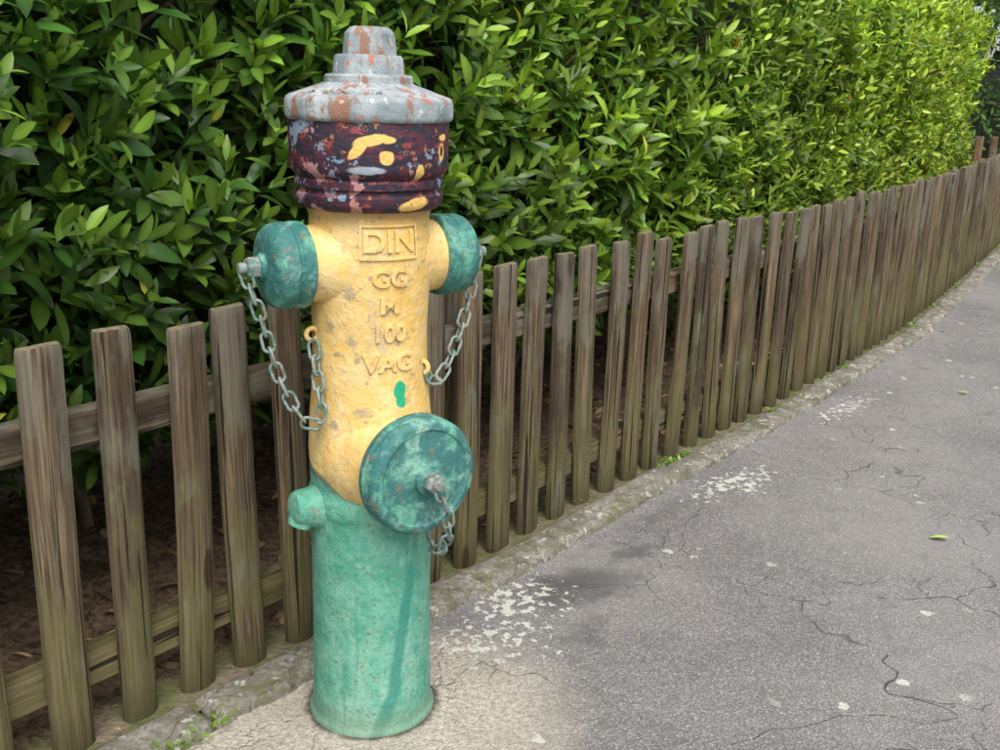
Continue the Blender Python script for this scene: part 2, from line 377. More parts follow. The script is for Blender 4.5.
# ---------------------------------------------------------------- leaves
def nrm(a): return a/(np.linalg.norm(a,axis=1,keepdims=True)+1e-9)
def leaf_mesh(name,pos,ax,nr,L,W,col,mat,parent=None):
    N=len(pos); ax=nrm(ax); sd_=nrm(np.cross(ax,nr)); nr=nrm(np.cross(sd_,ax))
    rows=[(.27,.80),(.58,1.0),(.84,.58)]
    loc=[(0,0,0)]
    for t,w_ in rows: loc+=[(t,-w_,1),(t,0,0),(t,w_,1)]
    loc.append((1,0,0)); loc=np.array(loc,float); K=len(loc)
    fold=rng.uniform(.05,.50,N); curl=rng.uniform(-.05,.40,N)
    x=loc[:,0][None,:]*L[:,None]; y=loc[:,1][None,:]*W[:,None]*.5
    z=np.abs(loc[:,1])[None,:]*W[:,None]*.5*fold[:,None]-(loc[:,0]**2)[None,:]*L[:,None]*curl[:,None]
    tw=rng.uniform(-.25,.25,N)[:,None]*loc[:,0][None,:]; z=z+y*tw
    V=pos[:,None,:]+ax[:,None,:]*x[...,None]+sd_[:,None,:]*y[...,None]+nr[:,None,:]*z[...,None]
    q=[(1,4,5,2),(2,5,6,3),(4,7,8,5),(5,8,9,6)]; tr=[(0,1,2),(0,2,3),(7,10,8),(8,10,9)]
    base=(np.arange(N)*K)[:,None]
    lq=np.array(q).ravel(); lt=np.array(tr).ravel()
    loops=np.concatenate([base+lq[None,:],base+lt[None,:]],axis=1)
    tot=np.tile(np.array([4]*4+[3]*4),N); st=np.concatenate([[0],np.cumsum(tot)[:-1]])
    me=bpy.data.meshes.new(name); me.vertices.add(N*K); me.vertices.foreach_set('co',V.astype(np.float32).ravel())
    me.loops.add(loops.size); me.loops.foreach_set('vertex_index',loops.astype(np.int32).ravel())
    me.polygons.add(N*8); me.polygons.foreach_set('loop_start',st.astype(np.int32)); me.polygons.foreach_set('loop_total',tot.astype(np.int32))
    me.update(calc_edges=True); me.validate()
    me.polygons.foreach_set('use_smooth',np.ones(N*8,bool))
    a=me.attributes.new('Col','FLOAT_COLOR','POINT')
    cc=np.ones((N,K,4),np.float32); cc[...,:3]=col[:,None,:]
    cc[:,[2,5,8],:3]*=1.3; cc[:,[10],:3]*=.85
    a.data.foreach_set('color',cc.ravel())
    me.materials.append(mat); o=bpy.data.objects.new(name,me); return link(o,parent)
def m_leaf(name,rough=.36,trans=.25,sp=.38):
    m=Mt(name); c=m.attr('Col'); 
    m.fin(c,rough,None,**{'Specular_IOR_Level':sp})
    tb=m.n('ShaderNodeBsdfTranslucent',{'Color':m.mix(1.0,c,(1.45,1.4,.6),'MULTIPLY')})
    mx=m.n('ShaderNodeMixShader',{0:trans,1:m.b.outputs[0],2:tb.outputs[0]})
    m.nt.links.new(mx.outputs[0],m.out.inputs[0]); return m.m
ML=m_leaf('laurel_leaf'); MLB=m_leaf('bush_leaf',.6,.15,.2)
_d=Mt('dry_leaf'); MLD=_d.fin(_d.attr('Col'),.8)
def shoots(pos,d,nl,SLn,LL,colA,colB,wr=(.30,.42)):
    N=len(pos); d=nrm(d); ref=nrm(rng.normal(size=(N,3))); e1=nrm(np.cross(d,ref)); e2=np.cross(d,e1)
    out=[[],[],[],[],[],[]]; ph0=rng.uniform(0,6.28,N)
    for k in range(nl):
        f=k/(nl-1); ph=ph0+k*2.4+rng.normal(0,.3,N)
        rd=e1*np.cos(ph)[:,None]+e2*np.sin(ph)[:,None]
        phi=(1.2-.85*f)+rng.normal(0,.22,N)
        ax=d*np.cos(phi)[:,None]+rd*np.sin(phi)[:,None]; nr=-rd*np.cos(phi)[:,None]+d*np.sin(phi)[:,None]
        ps=pos+d*(SLn*f)[:,None]
        l=LL*(1.0-.35*f)*rng.uniform(.7,1.25,N); w_=l*rng.uniform(*wr,N)
        mixf=np.clip(f*1.1+rng.normal(0,.25,N)-.25,0,1)[:,None]
        c=(colA*(1-mixf)+colB*mixf)*rng.uniform(.6,1.4,N)[:,None]
        keep=rng.random(N)<.93
        for lst,v in zip(out,(ps,ax,nr,l,w_,c)): lst.append(v[keep])
    return [np.concatenate(x) for x in out]
HT=1.60; SEND=7.25
def nz(x,y,z,s):
    return np.array([noise.noise(Vector((a*s,b*s,c*s))) for a,b,c in zip(x,y,z)])
def hedge_points(N,smin,smax,zmin,zmax,inw):
    s=rng.uniform(smin,smax,N); z=rng.uniform(zmin,zmax,N)
    und=nz(s,z,z*0,1.6)*.08+nz(s,z,z*0+5,5)*.06
    off=-.20+und-rng.random(N)**1.6*inw
    off-=np.clip(.48-z,0,1)*.8
    tz=np.clip((z-(HT-.22))/.22,0,1); off-=.22*(1-np.sqrt(1-tz**2*.98))
    te=np.clip((s-(SEND-.35))/.35,0,1); off-=.5*(1-np.sqrt(1-te**2*.98))
    x,y,dx,dy=PA(s,off)
    nvec=np.stack([dy*(1-te)+dx*te,-dx*(1-te)+dy*te,tz*1.2],1)
    return s,z,off,np.stack([x,y,z],1),nvec
hedge=empty('laurel_hedge',P(3,-.6))
PH=Matrix.Translation(-P(3,-.6))
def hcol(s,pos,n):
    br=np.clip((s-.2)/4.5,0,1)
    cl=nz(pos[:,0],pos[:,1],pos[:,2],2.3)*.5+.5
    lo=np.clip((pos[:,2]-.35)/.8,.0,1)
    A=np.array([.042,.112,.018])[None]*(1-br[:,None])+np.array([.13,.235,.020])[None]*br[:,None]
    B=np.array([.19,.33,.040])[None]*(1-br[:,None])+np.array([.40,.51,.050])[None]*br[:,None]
    k=(.55+.45*lo+.7*(cl-.5))[:,None]  # leaf colour darkens downwards for shadow low in the hedge, plus random clump tone
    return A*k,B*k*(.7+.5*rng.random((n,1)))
parts=[]
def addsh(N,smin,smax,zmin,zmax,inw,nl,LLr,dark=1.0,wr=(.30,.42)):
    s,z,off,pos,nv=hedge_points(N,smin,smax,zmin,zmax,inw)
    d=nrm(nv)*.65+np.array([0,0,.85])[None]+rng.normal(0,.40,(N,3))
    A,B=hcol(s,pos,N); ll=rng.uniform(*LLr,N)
    parts.append(shoots(pos,d,nl,rng.uniform(.05,.12,N),ll,A*dark,B*dark,wr))  # dark lowers leaf colour to put shade into low and inner shoots
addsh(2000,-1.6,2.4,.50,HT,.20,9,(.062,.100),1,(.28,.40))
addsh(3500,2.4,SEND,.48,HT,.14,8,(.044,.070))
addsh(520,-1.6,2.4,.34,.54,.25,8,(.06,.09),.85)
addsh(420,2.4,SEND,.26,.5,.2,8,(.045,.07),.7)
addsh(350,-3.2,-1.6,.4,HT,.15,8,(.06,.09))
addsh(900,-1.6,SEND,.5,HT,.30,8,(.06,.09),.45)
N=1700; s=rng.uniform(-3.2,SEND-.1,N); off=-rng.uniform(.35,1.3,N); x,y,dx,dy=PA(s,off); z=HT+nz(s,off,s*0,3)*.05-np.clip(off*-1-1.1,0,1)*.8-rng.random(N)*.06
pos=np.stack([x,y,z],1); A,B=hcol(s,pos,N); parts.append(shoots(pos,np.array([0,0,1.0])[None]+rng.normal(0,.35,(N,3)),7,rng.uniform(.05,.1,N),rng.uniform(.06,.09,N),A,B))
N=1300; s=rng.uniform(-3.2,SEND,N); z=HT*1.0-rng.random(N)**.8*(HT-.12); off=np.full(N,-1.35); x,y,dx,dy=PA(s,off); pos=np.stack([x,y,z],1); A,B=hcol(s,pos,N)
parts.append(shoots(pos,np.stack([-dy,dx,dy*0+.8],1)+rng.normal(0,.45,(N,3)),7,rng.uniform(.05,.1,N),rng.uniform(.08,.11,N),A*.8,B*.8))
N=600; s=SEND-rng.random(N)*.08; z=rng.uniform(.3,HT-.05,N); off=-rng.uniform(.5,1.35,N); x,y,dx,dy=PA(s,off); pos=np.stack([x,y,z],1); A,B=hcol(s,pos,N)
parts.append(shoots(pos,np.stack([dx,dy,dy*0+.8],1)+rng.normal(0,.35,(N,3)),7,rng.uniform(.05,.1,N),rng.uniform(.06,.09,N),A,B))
arr=[np.concatenate([p_[i] for p_ in parts]) for i in range(6)]
c=arr[5]; ii=rng.random(len(c))<.0012; c[ii]=np.array([.40,.17,.02]); ii=rng.random(len(c))<.003; c[ii]=np.array([.45,.42,.05])
lv=leaf_mesh('leaves',*arr,ML,hedge); lv.matrix_parent_inverse=PH
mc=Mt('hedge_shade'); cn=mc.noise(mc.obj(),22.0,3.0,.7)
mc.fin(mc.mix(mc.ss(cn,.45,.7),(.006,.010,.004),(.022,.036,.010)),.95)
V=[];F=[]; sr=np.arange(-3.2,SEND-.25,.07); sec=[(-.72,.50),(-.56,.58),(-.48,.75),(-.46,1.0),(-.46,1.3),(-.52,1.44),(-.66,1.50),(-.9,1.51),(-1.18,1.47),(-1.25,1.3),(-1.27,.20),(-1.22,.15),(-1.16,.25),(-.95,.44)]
for s in sr:
    for o_,z in sec:
        q=P(s,o_); n1=noise.noise(q*4+Vector((0,0,z*4)))*.06; q=P(s,o_+n1); q.z=z+n1*.6; V.append(q)
m_=len(sec)
for i in range(len(sr)-1):
    for j in range(m_): F.append((i*m_+j,(i+1)*m_+j,(i+1)*m_+(j+1)%m_,i*m_+(j+1)%m_))
F.append(tuple(range(m_))); F.append(tuple((len(sr)-1)*m_+j for j in reversed(range(m_))))
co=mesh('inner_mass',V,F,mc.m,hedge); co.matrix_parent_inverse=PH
mb=Mt('bark'); bn=mb.noise(mb.mapv(mb.obj(),scale=(60,60,12)),1.0,3.0,.6); mb.fin(mb.mix(bn,(.06,.042,.028),(.28,.21,.14)),.9)
def tube(V,F,pts,r0,r1,seg=6):
    b=len(V); n=len(pts)
    for i,q in enumerate(pts):
        d=(pts[min(i+1,n-1)]-pts[max(i-1,0)]).normalized(); e1=d.orthogonal().normalized(); e2=d.cross(e1); r_=r0+(r1-r0)*i/(n-1)
        for j in range(seg):
            a=2*math.pi*j/seg; V.append(q+e1*r_*math.cos(a)+e2*r_*math.sin(a))
    for i in range(n-1):
        for j in range(seg): F.append((b+i*seg+j,b+i*seg+(j+1)%seg,b+(i+1)*seg+(j+1)%seg,b+(i+1)*seg+j))
V=[];F=[]; s=-3.0
while s<SEND-.2:
    for _ in range(random.randint(2,4)):
        a=P(s+random.uniform(-.1,.1),-.75+random.uniform(-.15,.15),-.02)
        pts=[a]; d=Vector((random.uniform(-.3,.3),random.uniform(-.3,.3),1))
        for i in range(6): d=(d+Vector((random.uniform(-.3,.3),random.uniform(-.3,.3),.1))).normalized(); pts.append(pts[-1]+d*.12)
        tube(V,F,pts,random.uniform(.010,.022),.006)
    s+=.42
for _ in range(520):
    s=random.uniform(-1.6,SEND-.3); z=random.uniform(.4,1.45); a=P(s,-.5,z-.1); b_=P(s+random.uniform(-.15,.15),-.19-.06*random.random(),z+random.uniform(-.05,.2))
    mid=(a+b_)/2+Vector((random.uniform(-.03,.03),random.uniform(-.03,.03),random.uniform(-.03,.03)))
    tube(V,F,[a,mid,b_],.006,.002,5)
st=mesh('stems',V,F,mb.m,hedge); st.matrix_parent_inverse=PH
def litter(name,N,sr_,orr,cols,LLr,zoff,mat=MLD):
    s=rng.uniform(*sr_,N); off=rng.uniform(*orr,N); x,y,dx,dy=PA(s,off)
    z=np.array([zs(a,b,Vector((c_,d_,0))) for a,b,c_,d_ in zip(s,off,x,y)])+zoff
    pos=np.stack([x,y,z],1); ax=rng.normal(size=(N,3))*np.array([1,1,.18]); nr=np.array([0,0,1.0])[None]+rng.normal(0,.3,(N,3))
    cols=np.array(cols)[rng.integers(0,len(cols),N)]*rng.uniform(.6,1.3,(N,1)); L_=rng.uniform(*LLr,N)
    return leaf_mesh(name,pos,ax,nr,L_,L_*rng.uniform(.3,.5,N),cols,mat)
litter('leaf_litter',2800,(-2,8),(-1.2,-.06),[(.24,.15,.075),(.17,.10,.055),(.34,.20,.09),(.42,.28,.15),(.12,.075,.04)],(.02,.06),.006)
litter('leaf_litter.001',160,(-1.5,6),(-.05,.12),[(.16,.10,.06),(.26,.17,.08),(.10,.07,.04)],(.006,.018),.018)
litter('leaf_litter.002',45,(-.3,6),(.14,.5),[(.20,.12,.06),(.30,.24,.08),(.13,.09,.05)],(.005,.013),-.004)
def weeds():
    V=[[],[],[],[],[],[]]
    spots=[(.13,.14,.03,34),(.19,.13,.018,14),(1.86,.045,.035,55),(1.94,.05,.02,20),(2.55,.06,.02,16),(3.05,.055,.03,30),(3.3,.05,.03,22),(3.62,.06,.02,18),(4.3,.055,.03,24),(4.9,.06,.03,20),(5.6,.06,.03,20),(.75,-.03,.03,20),(-.25,-.05,.03,18),(6.5,.06,.04,20),(7.5,.06,.04,20)]
    for s,o,rr,n in spots:
        for _ in range(n):
            q=P(s+random.gauss(0,rr),o+random.gauss(0,rr*.35),.014)
            V[0].append(tuple(q)); a=random.uniform(0,6.28); e=random.uniform(.3,1.1)
            V[1].append((math.cos(a)*math.cos(e),math.sin(a)*math.cos(e),math.sin(e))); V[2].append((-math.cos(a)*math.sin(e),-math.sin(a)*math.sin(e),math.cos(e)))
            l=random.uniform(.009,.026); V[3].append(l); V[4].append(l*random.choice([.15,.4,.5])); k=random.uniform(.6,1.3); V[5].append((.15*k,.26*k,.04*k))
    leaf_mesh('weeds',*[np.array(v) for v in V],ML)
weeds()
def one(name,pos,ang,L_,W_,col):
    leaf_mesh(name,np.array([pos]),np.array([[math.cos(ang),math.sin(ang),.12]]),np.array([[0,.1,1.0]]),np.array([L_]),np.array([W_]),np.array([col]),MLD)
one('fallen_leaf',(.50,2.80,.012),.5,.05,.034,(.60,.17,.06))
one('fallen_leaf.001',(1.16,2.42,.01),2.9,.05,.025,(.38,.50,.07))
one('fallen_leaf.002',(1.78,3.75,.01),2.6,.04,.02,(.36,.42,.07))
one('fallen_leaf.003',(.66,2.98,.012),1.5,.03,.016,(.35,.17,.08))
# ---------------------------------------------------------------- background bush and trees
def bush(name,cx,cy,rx,ry,h,N,col,L_):
    u=rng.normal(size=(N,3)); u=nrm(u); u[:,2]=np.abs(u[:,2]); 
    rr=1+nz(u[:,0]*1,u[:,1],u[:,2],3.0)*.35-rng.random(N)**2*.3
    pos=np.stack([cx+u[:,0]*rx*rr,cy+u[:,1]*ry*rr,.15+u[:,2]*h*rr],1)
    cl=(nz(pos[:,0],pos[:,1],pos[:,2],1.7)*.9+.9)[:,None]
    A=np.array(col)[None]*cl; B=A*1.9
    par=shoots(pos,u+np.array([0,0,.5])[None]+rng.normal(0,.4,(N,3)),6,rng.uniform(.1,.2,N)*L_/.08,rng.uniform(.8,1.2,N)*L_,A,B)
    e=empty(name,(cx,cy,0)); l=leaf_mesh('foliage',*par,MLB,e); l.matrix_parent_inverse=Matrix.Translation((-cx,-cy,0))
    V=[];F=[]
    for i in range(7):
        a=random.uniform(0,6.28); tube(V,F,[Vector((cx,cy,-.05)),Vector((cx+.3*rx*math.cos(a),cy+.3*ry*math.sin(a),h*.5)),Vector((cx+.7*rx*math.cos(a),cy+.7*ry*math.sin(a),h*.8))],.05,.015)
    b=len(V)
    for j in range(9):
        for i in range(16):
            ph=j/8*math.pi/2; th=i/16*6.283; k=.72+.1*noise.noise(Vector((i,j,cx))); V.append(Vector((cx+rx*k*math.cos(th)*math.cos(ph),cy+ry*k*math.sin(th)*math.cos(ph),.1+h*k*math.sin(ph))))  # dark dome behind the foliage, its colour standing in for inner shade
    for j in range(8):
        for i in range(16): F.append((b+j*16+i,b+j*16+(i+1)%16,b+(j+1)*16+(i+1)%16,b+(j+1)*16+i))
    t=mesh('branches_dark_core',V,F,mc.m,e); t.matrix_parent_inverse=Matrix.Translation((-cx,-cy,0))
bush('evergreen_bush',6.3,13.3,1.9,1.3,2.0,1700,(.045,.095,.022),.11)
bush('evergreen_bush.001',3.2,13.0,1.8,1.4,2.5,900,(.06,.12,.03),.13)
def trees():
    P_=[[],[],[],[],[],[]]; V=[];F=[]
    for i in range(28):
        a=rad(-70+i*7.8+random.uniform(-2,2)); d=random.uniform(30,48); cx,cy=d*math.sin(a),d*math.cos(a)
        h=random.uniform(6,10); n=120
        cc=[Vector((cx+random.gauss(0,1.5),cy+random.gauss(0,1.5),h*.6+random.uniform(-1.6,2.2))) for _ in range(6)]
        for c_ in cc:
            tube(V,F,[Vector((cx,cy,-.1)),Vector((cx,cy,h*.35)),c_],.22,.04)
            u=nrm(rng.normal(size=(n,3))); r_=rng.uniform(.7,1.15,n)*random.uniform(1.4,2.1)
            pos=np.array(c_)[None]+u*r_[:,None]
            k=random.uniform(.6,1.3)
            P_[0].append(pos); P_[1].append(rng.normal(size=(n,3))); P_[2].append(u+np.array([0,0,.6])[None]); l=rng.uniform(.5,.9,n); P_[3].append(l); P_[4].append(l*.7)
            P_[5].append(np.array([.06,.11,.03])[None]*k*rng.uniform(.6,1.4,(n,1)))
    e=empty('distant_trees',(0,40,0)); l=leaf_mesh('crowns',*[np.concatenate(x) for x in P_],MLB,e); l.matrix_parent_inverse=Matrix.Translation((0,-40,0))
    t=mesh('trunks',V,F,mb.m,e); t.matrix_parent_inverse=Matrix.Translation((0,-40,0))
trees()
# ---------------------------------------------------------------- fire hydrant
HX,HY=-.216,1.649
hyd=empty('fire_hydrant',(HX,HY,0))
def paint_bump(m,c):
    a=m.noise(c,60.0,4.0,.7)
    return m.bump(a,.8,.0045)
def greencol(m,c):
    a=m.noise(c,26.0,4.0,.7); b=m.noise(c,110.0,3.0,.7); d=m.noise(m.mapv(c,(3,2,1),scale=(1,1,.35)),14.0,4.0,.65)
    col=m.mix(m.ss(a,.35,.68),(.065,.29,.205),(.15,.40,.30))
    col=m.mix(m.math('MULTIPLY',m.ss(d,.46,.66),.65),col,(.28,.47,.38))
    col=m.mix(m.math('MULTIPLY',m.ss(b,.54,.66),.5),col,(.27,.38,.27))
    col=m.mix(m.math('MULTIPLY',m.ss(m.noise(m.mapv(c,(7,1,4)),150.0,2.0,.6),.60,.65),.65),col,(.13,.16,.08))
    return col
def yellow(m,c):
    a=m.noise(c,12.0,4.0,.65); b=m.noise(c,60.0,4.0,.7)
    y=m.mix(m.ss(a,.35,.7),(.73,.47,.13),(.76,.56,.25))
    y=m.mix(m.math('MULTIPLY',m.ss(b,.48,.68),.45),y,(.74,.61,.38))
    y=m.mix(m.math('MULTIPLY',m.ss(m.noise(m.mapv(c,(5,5,5)),16.0,4.0,.6),.56,.70),.45),y,(.58,.33,.11))
    y=m.mix(m.math('MULTIPLY',m.ss(m.noise(m.mapv(c,(1,8,5),scale=(1,1,.5)),20.0,5.0,.7),.54,.70),.5),y,(.42,.35,.24))
    return y,b
def m_body():
    m=Mt('hydrant_body_paint'); c=m.obj(); uv=m.uv()
    g_=greencol(m,c)
    uvs_=m.n('ShaderNodeSeparateXYZ',{0:uv}); U_,Z_=uvs_.outputs[0],uvs_.outputs[1]
    wu=m.warp(uv,18.0,.012)
    st=m.math('MAXIMUM',m.ell(wu,.062,.17,.011,.16,-9,.35),m.ell(wu,.035,.04,.012,.07,-22,.4))
    g_=m.mix(m.math('MULTIPLY',st,.8),g_,(.03,.21,.16))
    dr_=m.ss(m.noise(m.mapv(uv,scale=(70,2.5,1)),1.0,3.0,.6),.56,.66)
    g_=m.mix(m.math('MULTIPLY',dr_,.45),g_,(.05,.23,.17))
    g_=m.mix(m.math('MULTIPLY',m.ss(Z_,.07,.0),.55),g_,(.15,.19,.12))
    y,b=yellow(m,c)
    wr=m.warp(uv,90.0,.016); spots=None
    for cx,cy,rx,ry in [(-.020,.775,.010,.011),(-.048,.56,.008,.009),(.040,.755,.011,.014),(-.018,.70,.009,.011),(.047,.80,.010,.011),(-.06,.72,.007,.010),(.0,.585,.014,.007),(-.02,.49,.008,.011),(.06,.70,.008,.010)]:
        e=m.ell(wr,cx,cy,rx,ry,0,.5); spots=e if spots is None else m.math('MAXIMUM',spots,e)
    rn=m.math('MULTIPLY',m.ss(m.noise(m.mapv(uv,(.2,.3,0)),55.0,4.0,.65),.57,.64),m.ss(m.noise(uv,14.0,2.0),.36,.50))
    spots=m.math('MAXIMUM',spots,rn)
    y=m.mix(m.math('MULTIPLY',spots,.7),y,(.32,.26,.18))
    gb=m.ell(m.warp(uv,60.0,.008),.064,.618,.0115,.016,0,.12); gb=m.math('MAXIMUM',gb,m.ell(m.warp(uv,60.0,.008),.066,.600,.009,.010,0,.15))
    y=m.mix(gb,y,(.02,.36,.18))
    wob=m.noise(uv,16.0,3.0,.6)
    zb=m.math('ADD',Z_,m.math('ADD',m.math('MULTIPLY',U_,.28),m.math('MULTIPLY_ADD',wob,.03,-.015)))
    f=m.ss(zb,.438,.441)
    col=m.mix(f,g_,y)
    line=m.math('MULTIPLY',m.ss(zb,.425,.436),m.ss(zb,.452,.441)); col=m.mix(m.math('MULTIPLY',line,.8),col,(.11,.13,.08))
    col=m.mix(m.math('MULTIPLY',m.ss(m.math('ADD',Z_,m.math('MULTIPLY',b,.03)),.88,.91),.6),col,(.33,.20,.08))
    return m.fin(col,.65,paint_bump(m,c),**{'Specular_IOR_Level':.3})
def m_green(name,dark=0):
    m=Mt(name); c=m.obj(); g_=greencol(m,c)
    dd=m.noise(m.warp(c,20.0,.05),24.0,4.0,.65)
    col=m.mix(m.math('MULTIPLY',m.ss(dd,.34,.54),.9),g_,(.03,.135,.13)) if dark else g_
    col=m.mix(m.math('MULTIPLY',m.ss(m.noise(m.mapv(c,(2,2,2)),48.0,4.0,.65),.54,.65),.5),col,(.22,.38,.34))
    col=m.mix(m.math('MULTIPLY',m.ss(m.noise(m.mapv(c,(1,5,2)),55.0,3.0,.65),.60,.66),.55),col,(.22,.15,.09))
    return m.fin(col,.6,paint_bump(m,c),**{'Specular_IOR_Level':.35})
def m_band():
    m=Mt('hydrant_band_paint'); c=m.obj(); uv=m.uv(); sv=m.mapv(uv,scale=(1,2.2,1))
    col=m.mix(m.ss(m.noise(sv,24.0,4.0,.65),.44,.60),(.024,.022,.036),(.080,.022,.034))
    s2=m.mapv(uv,(.3,.1,0),scale=(1,2.6,1))
    col=m.mix(m.ss(m.noise(s2,26.0,4.0,.7),.57,.62),col,(.25,.05,.05))
    Ux=m.n('ShaderNodeSeparateXYZ',{0:uv}).outputs[0]; left=m.ss(Ux,.03,-.06)
    col=m.mix(m.math('MULTIPLY',m.ss(m.math('ADD',m.noise(m.mapv(uv,(.7,.2,0)),22.0,4.0,.65),m.math('MULTIPLY',left,.06)),.62,.65),.85),col,(.46,.23,.24))
    col=m.mix(m.math('MULTIPLY',m.ss(m.math('ADD',m.noise(m.mapv(uv,(.1,.9,0)),22.0,4.0,.65),m.math('MULTIPLY',left,.06)),.62,.65),.85),col,(.22,.29,.38))
    col=m.mix(m.math('MULTIPLY',m.ss(m.noise(m.mapv(uv,(.5,.5,0)),50.0,3.0,.65),.60,.65),.8),col,(.38,.17,.07))
    w_=m.warp(uv,45.0,.007); yl=None
    for cx,cy,rx,ry,ro in [(.000,.995,.018,.008,38),(.018,1.009,.026,.0085,14),(.038,1.012,.018,.006,-8),(.042,.984,.012,.010,0),(.098,.962,.008,.012,0),(.150,.990,.009,.013,0),(.154,1.012,.012,.005,0),(.094,.914,.030,.009,8)]:
        e=m.ell(w_,cx,cy,rx,ry,ro,.12); yl=e if yl is None else m.math('MAXIMUM',yl,e)
    hole=m.ell(w_,.150,.992,.005,.008,0,.15); yl=m.math('MULTIPLY',yl,m.math('SUBTRACT',1.0,hole))
    yl=m.math('MULTIPLY',yl,m.ss(m.noise(uv,90.0,3.0,.7),.72,.64))
    col=m.mix(yl,col,(.74,.47,.14))
    bl=m.ell(w_,.012,.966,.026,.006,0,.2); col=m.mix(bl,col,(.34,.37,.43))
    return m.fin(col,.65,paint_bump(m,c),**{'Specular_IOR_Level':.3})
def m_cap():
    m=Mt('hydrant_cap_paint'); c=m.obj(); a=m.noise(c,20.0,4.0,.65); b=m.noise(c,80.0,4.0,.7)
    col=m.mix(m.ss(a,.35,.68),(.20,.25,.27),(.40,.44,.45)); col=m.mix(m.math('MULTIPLY',m.ss(b,.48,.64),.6),col,(.16,.17,.18))
    col=m.mix(m.math('MULTIPLY',m.ss(m.noise(m.mapv(c,(2,6,1),scale=(1.3,1.3,.35)),26.0,4.0,.7),.53,.59),.85),col,(.27,.125,.07))
    col=m.mix(m.math('MULTIPLY',m.ss(m.noise(m.mapv(c,(9,6,1)),55.0,3.0,.6),.60,.65),.8),col,(.40,.13,.07))
    col=m.mix(m.math('MULTIPLY',m.ss(m.noise(m.mapv(c,(3,1,7)),40.0,3.0,.6),.61,.66),.6),col,(.60,.60,.56))
    return m.fin(col,.7,paint_bump(m,c),**{'Specular_IOR_Level':.3})
def m_metal():
    m=Mt('galvanised_metal'); c=m.obj(); a=m.noise(c,140.0,3.0,.6)
    col=m.mix(a,(.13,.17,.155),(.32,.37,.34)); col=m.mix(m.ss(m.noise(c,60.0,3.0,.6),.50,.60),col,(.09,.19,.15)); col=m.mix(m.math('MULTIPLY',m.ss(m.noise(m.mapv(c,(1,2,3)),70.0,3.0,.6),.55,.62),.7),col,(.20,.12,.075))
    return m.fin(col,.65,None,Metallic=.15)
BODY,GRN,GRD,BAND,CAPM,MET=m_body(),m_green('green_paint'),m_green('dark_green_paint',1),m_band(),m_cap(),m_metal()
body=[(.114,-.03),(.112,.004),(.107,.012),(.1055,.03),(.104,.10),(.103,.20),(.103,.30),(.103,.375),(.104,.392),(.1065,.400),(.107,.412),(.106,.424),(.104,.430),(.102,.437),(.103,.46),(.104,.50),(.102,.55),(.097,.60),(.0945,.65),(.0935,.70),(.095,.74),(.098,.79),(.099,.83),(.097,.86),(.0955,.88),(.096,.892),(.100,.900),(.102,.904)]
def refine(pr,n=4):
    o=[]
    for i in range(len(pr)-1):
        for k in range(n): t=k/n; o.append((pr[i][0]*(1-t)+pr[i+1][0]*t,pr[i][1]*(1-t)+pr[i+1][1]*t))
    o.append(pr[-1]); return o
lathe('body',refine(body,3),BODY,hyd,128,.1)
lathe('head_band',[(.09,.900),(.108,.902),(.1145,.908),(.1165,.915),(.1165,.924),(.1120,.928),(.1120,.932),(.117,.936),(.117,.946),(.1135,.950),(.119,.955),(.1235,.961),(.1245,.968),(.1245,1.032),(.122,1.038),(.10,1.039)],BAND,hyd,128,.124)
lathe('cap',[(.10,1.034),(.127,1.034),(.1305,1.037),(.1315,1.042),(.1310,1.062),(.1285,1.067),(.124,1.070),(.095,1.080),(.074,1.087),(.069,1.089),(.0685,1.098),(.065,1.101),(.056,1.102),(.0555,1.108),(.053,1.126),(.050,1.130),(.030,1.131)],CAPM,hyd,120,.1,facet=12)
def prism(name,sides,prof,mat,frame,parent,bev=.002):
    V=[];F=[]
    for r_,h in prof:
        for i in range(sides): a=2*math.pi*i/sides+.3; V.append(Vector((r_*math.cos(a),r_*math.sin(a),h)))
    n=len(prof)
    for j in range(n-1):
        for i in range(sides): F.append((j*sides+i,j*sides+(i+1)%sides,(j+1)*sides+(i+1)%sides,(j+1)*sides+i))
    F.append(tuple((n-1)*sides+i for i in range(sides))); F.append(tuple(reversed(range(sides))))
    V=[frame@v for v in V]
    o=mesh(name,V,F,mat,parent,False); b=o.modifiers.new('bev','BEVEL'); b.width=bev; b.segments=3; return o
prism('operating_nut',5,[(.045,1.128),(.044,1.140),(.041,1.162),(.032,1.171)],CAPM,Matrix.Identity(4),hyd,.0022)
AA=rad(33); AF=rad(37)
def frame(dirv,z): 
    d=Vector(dirv).normalized(); x=Vector((0,0,1)).cross(d).normalized(); y=d.cross(x)
    m=Matrix((x,y,d)).transposed().to_4x4(); m.translation=Vector((0,0,z)); return m
dl=(-math.cos(AA),-math.sin(AA),0); dr=(math.cos(AA),math.sin(AA),0); df=(math.sin(AF),-math.cos(AF),0)
def m_yneck():
    m=Mt('yellow_paint'); c=m.obj(); y,b=yellow(m,c)
    y=m.mix(m.math('MULTIPLY',m.ss(m.noise(m.mapv(c,(5,5,5)),45.0,3.0,.6),.60,.66),.5),y,(.34,.25,.16))
    return m.fin(y,.65,paint_bump(m,c),**{'Specular_IOR_Level':.3})
YN=m_yneck()
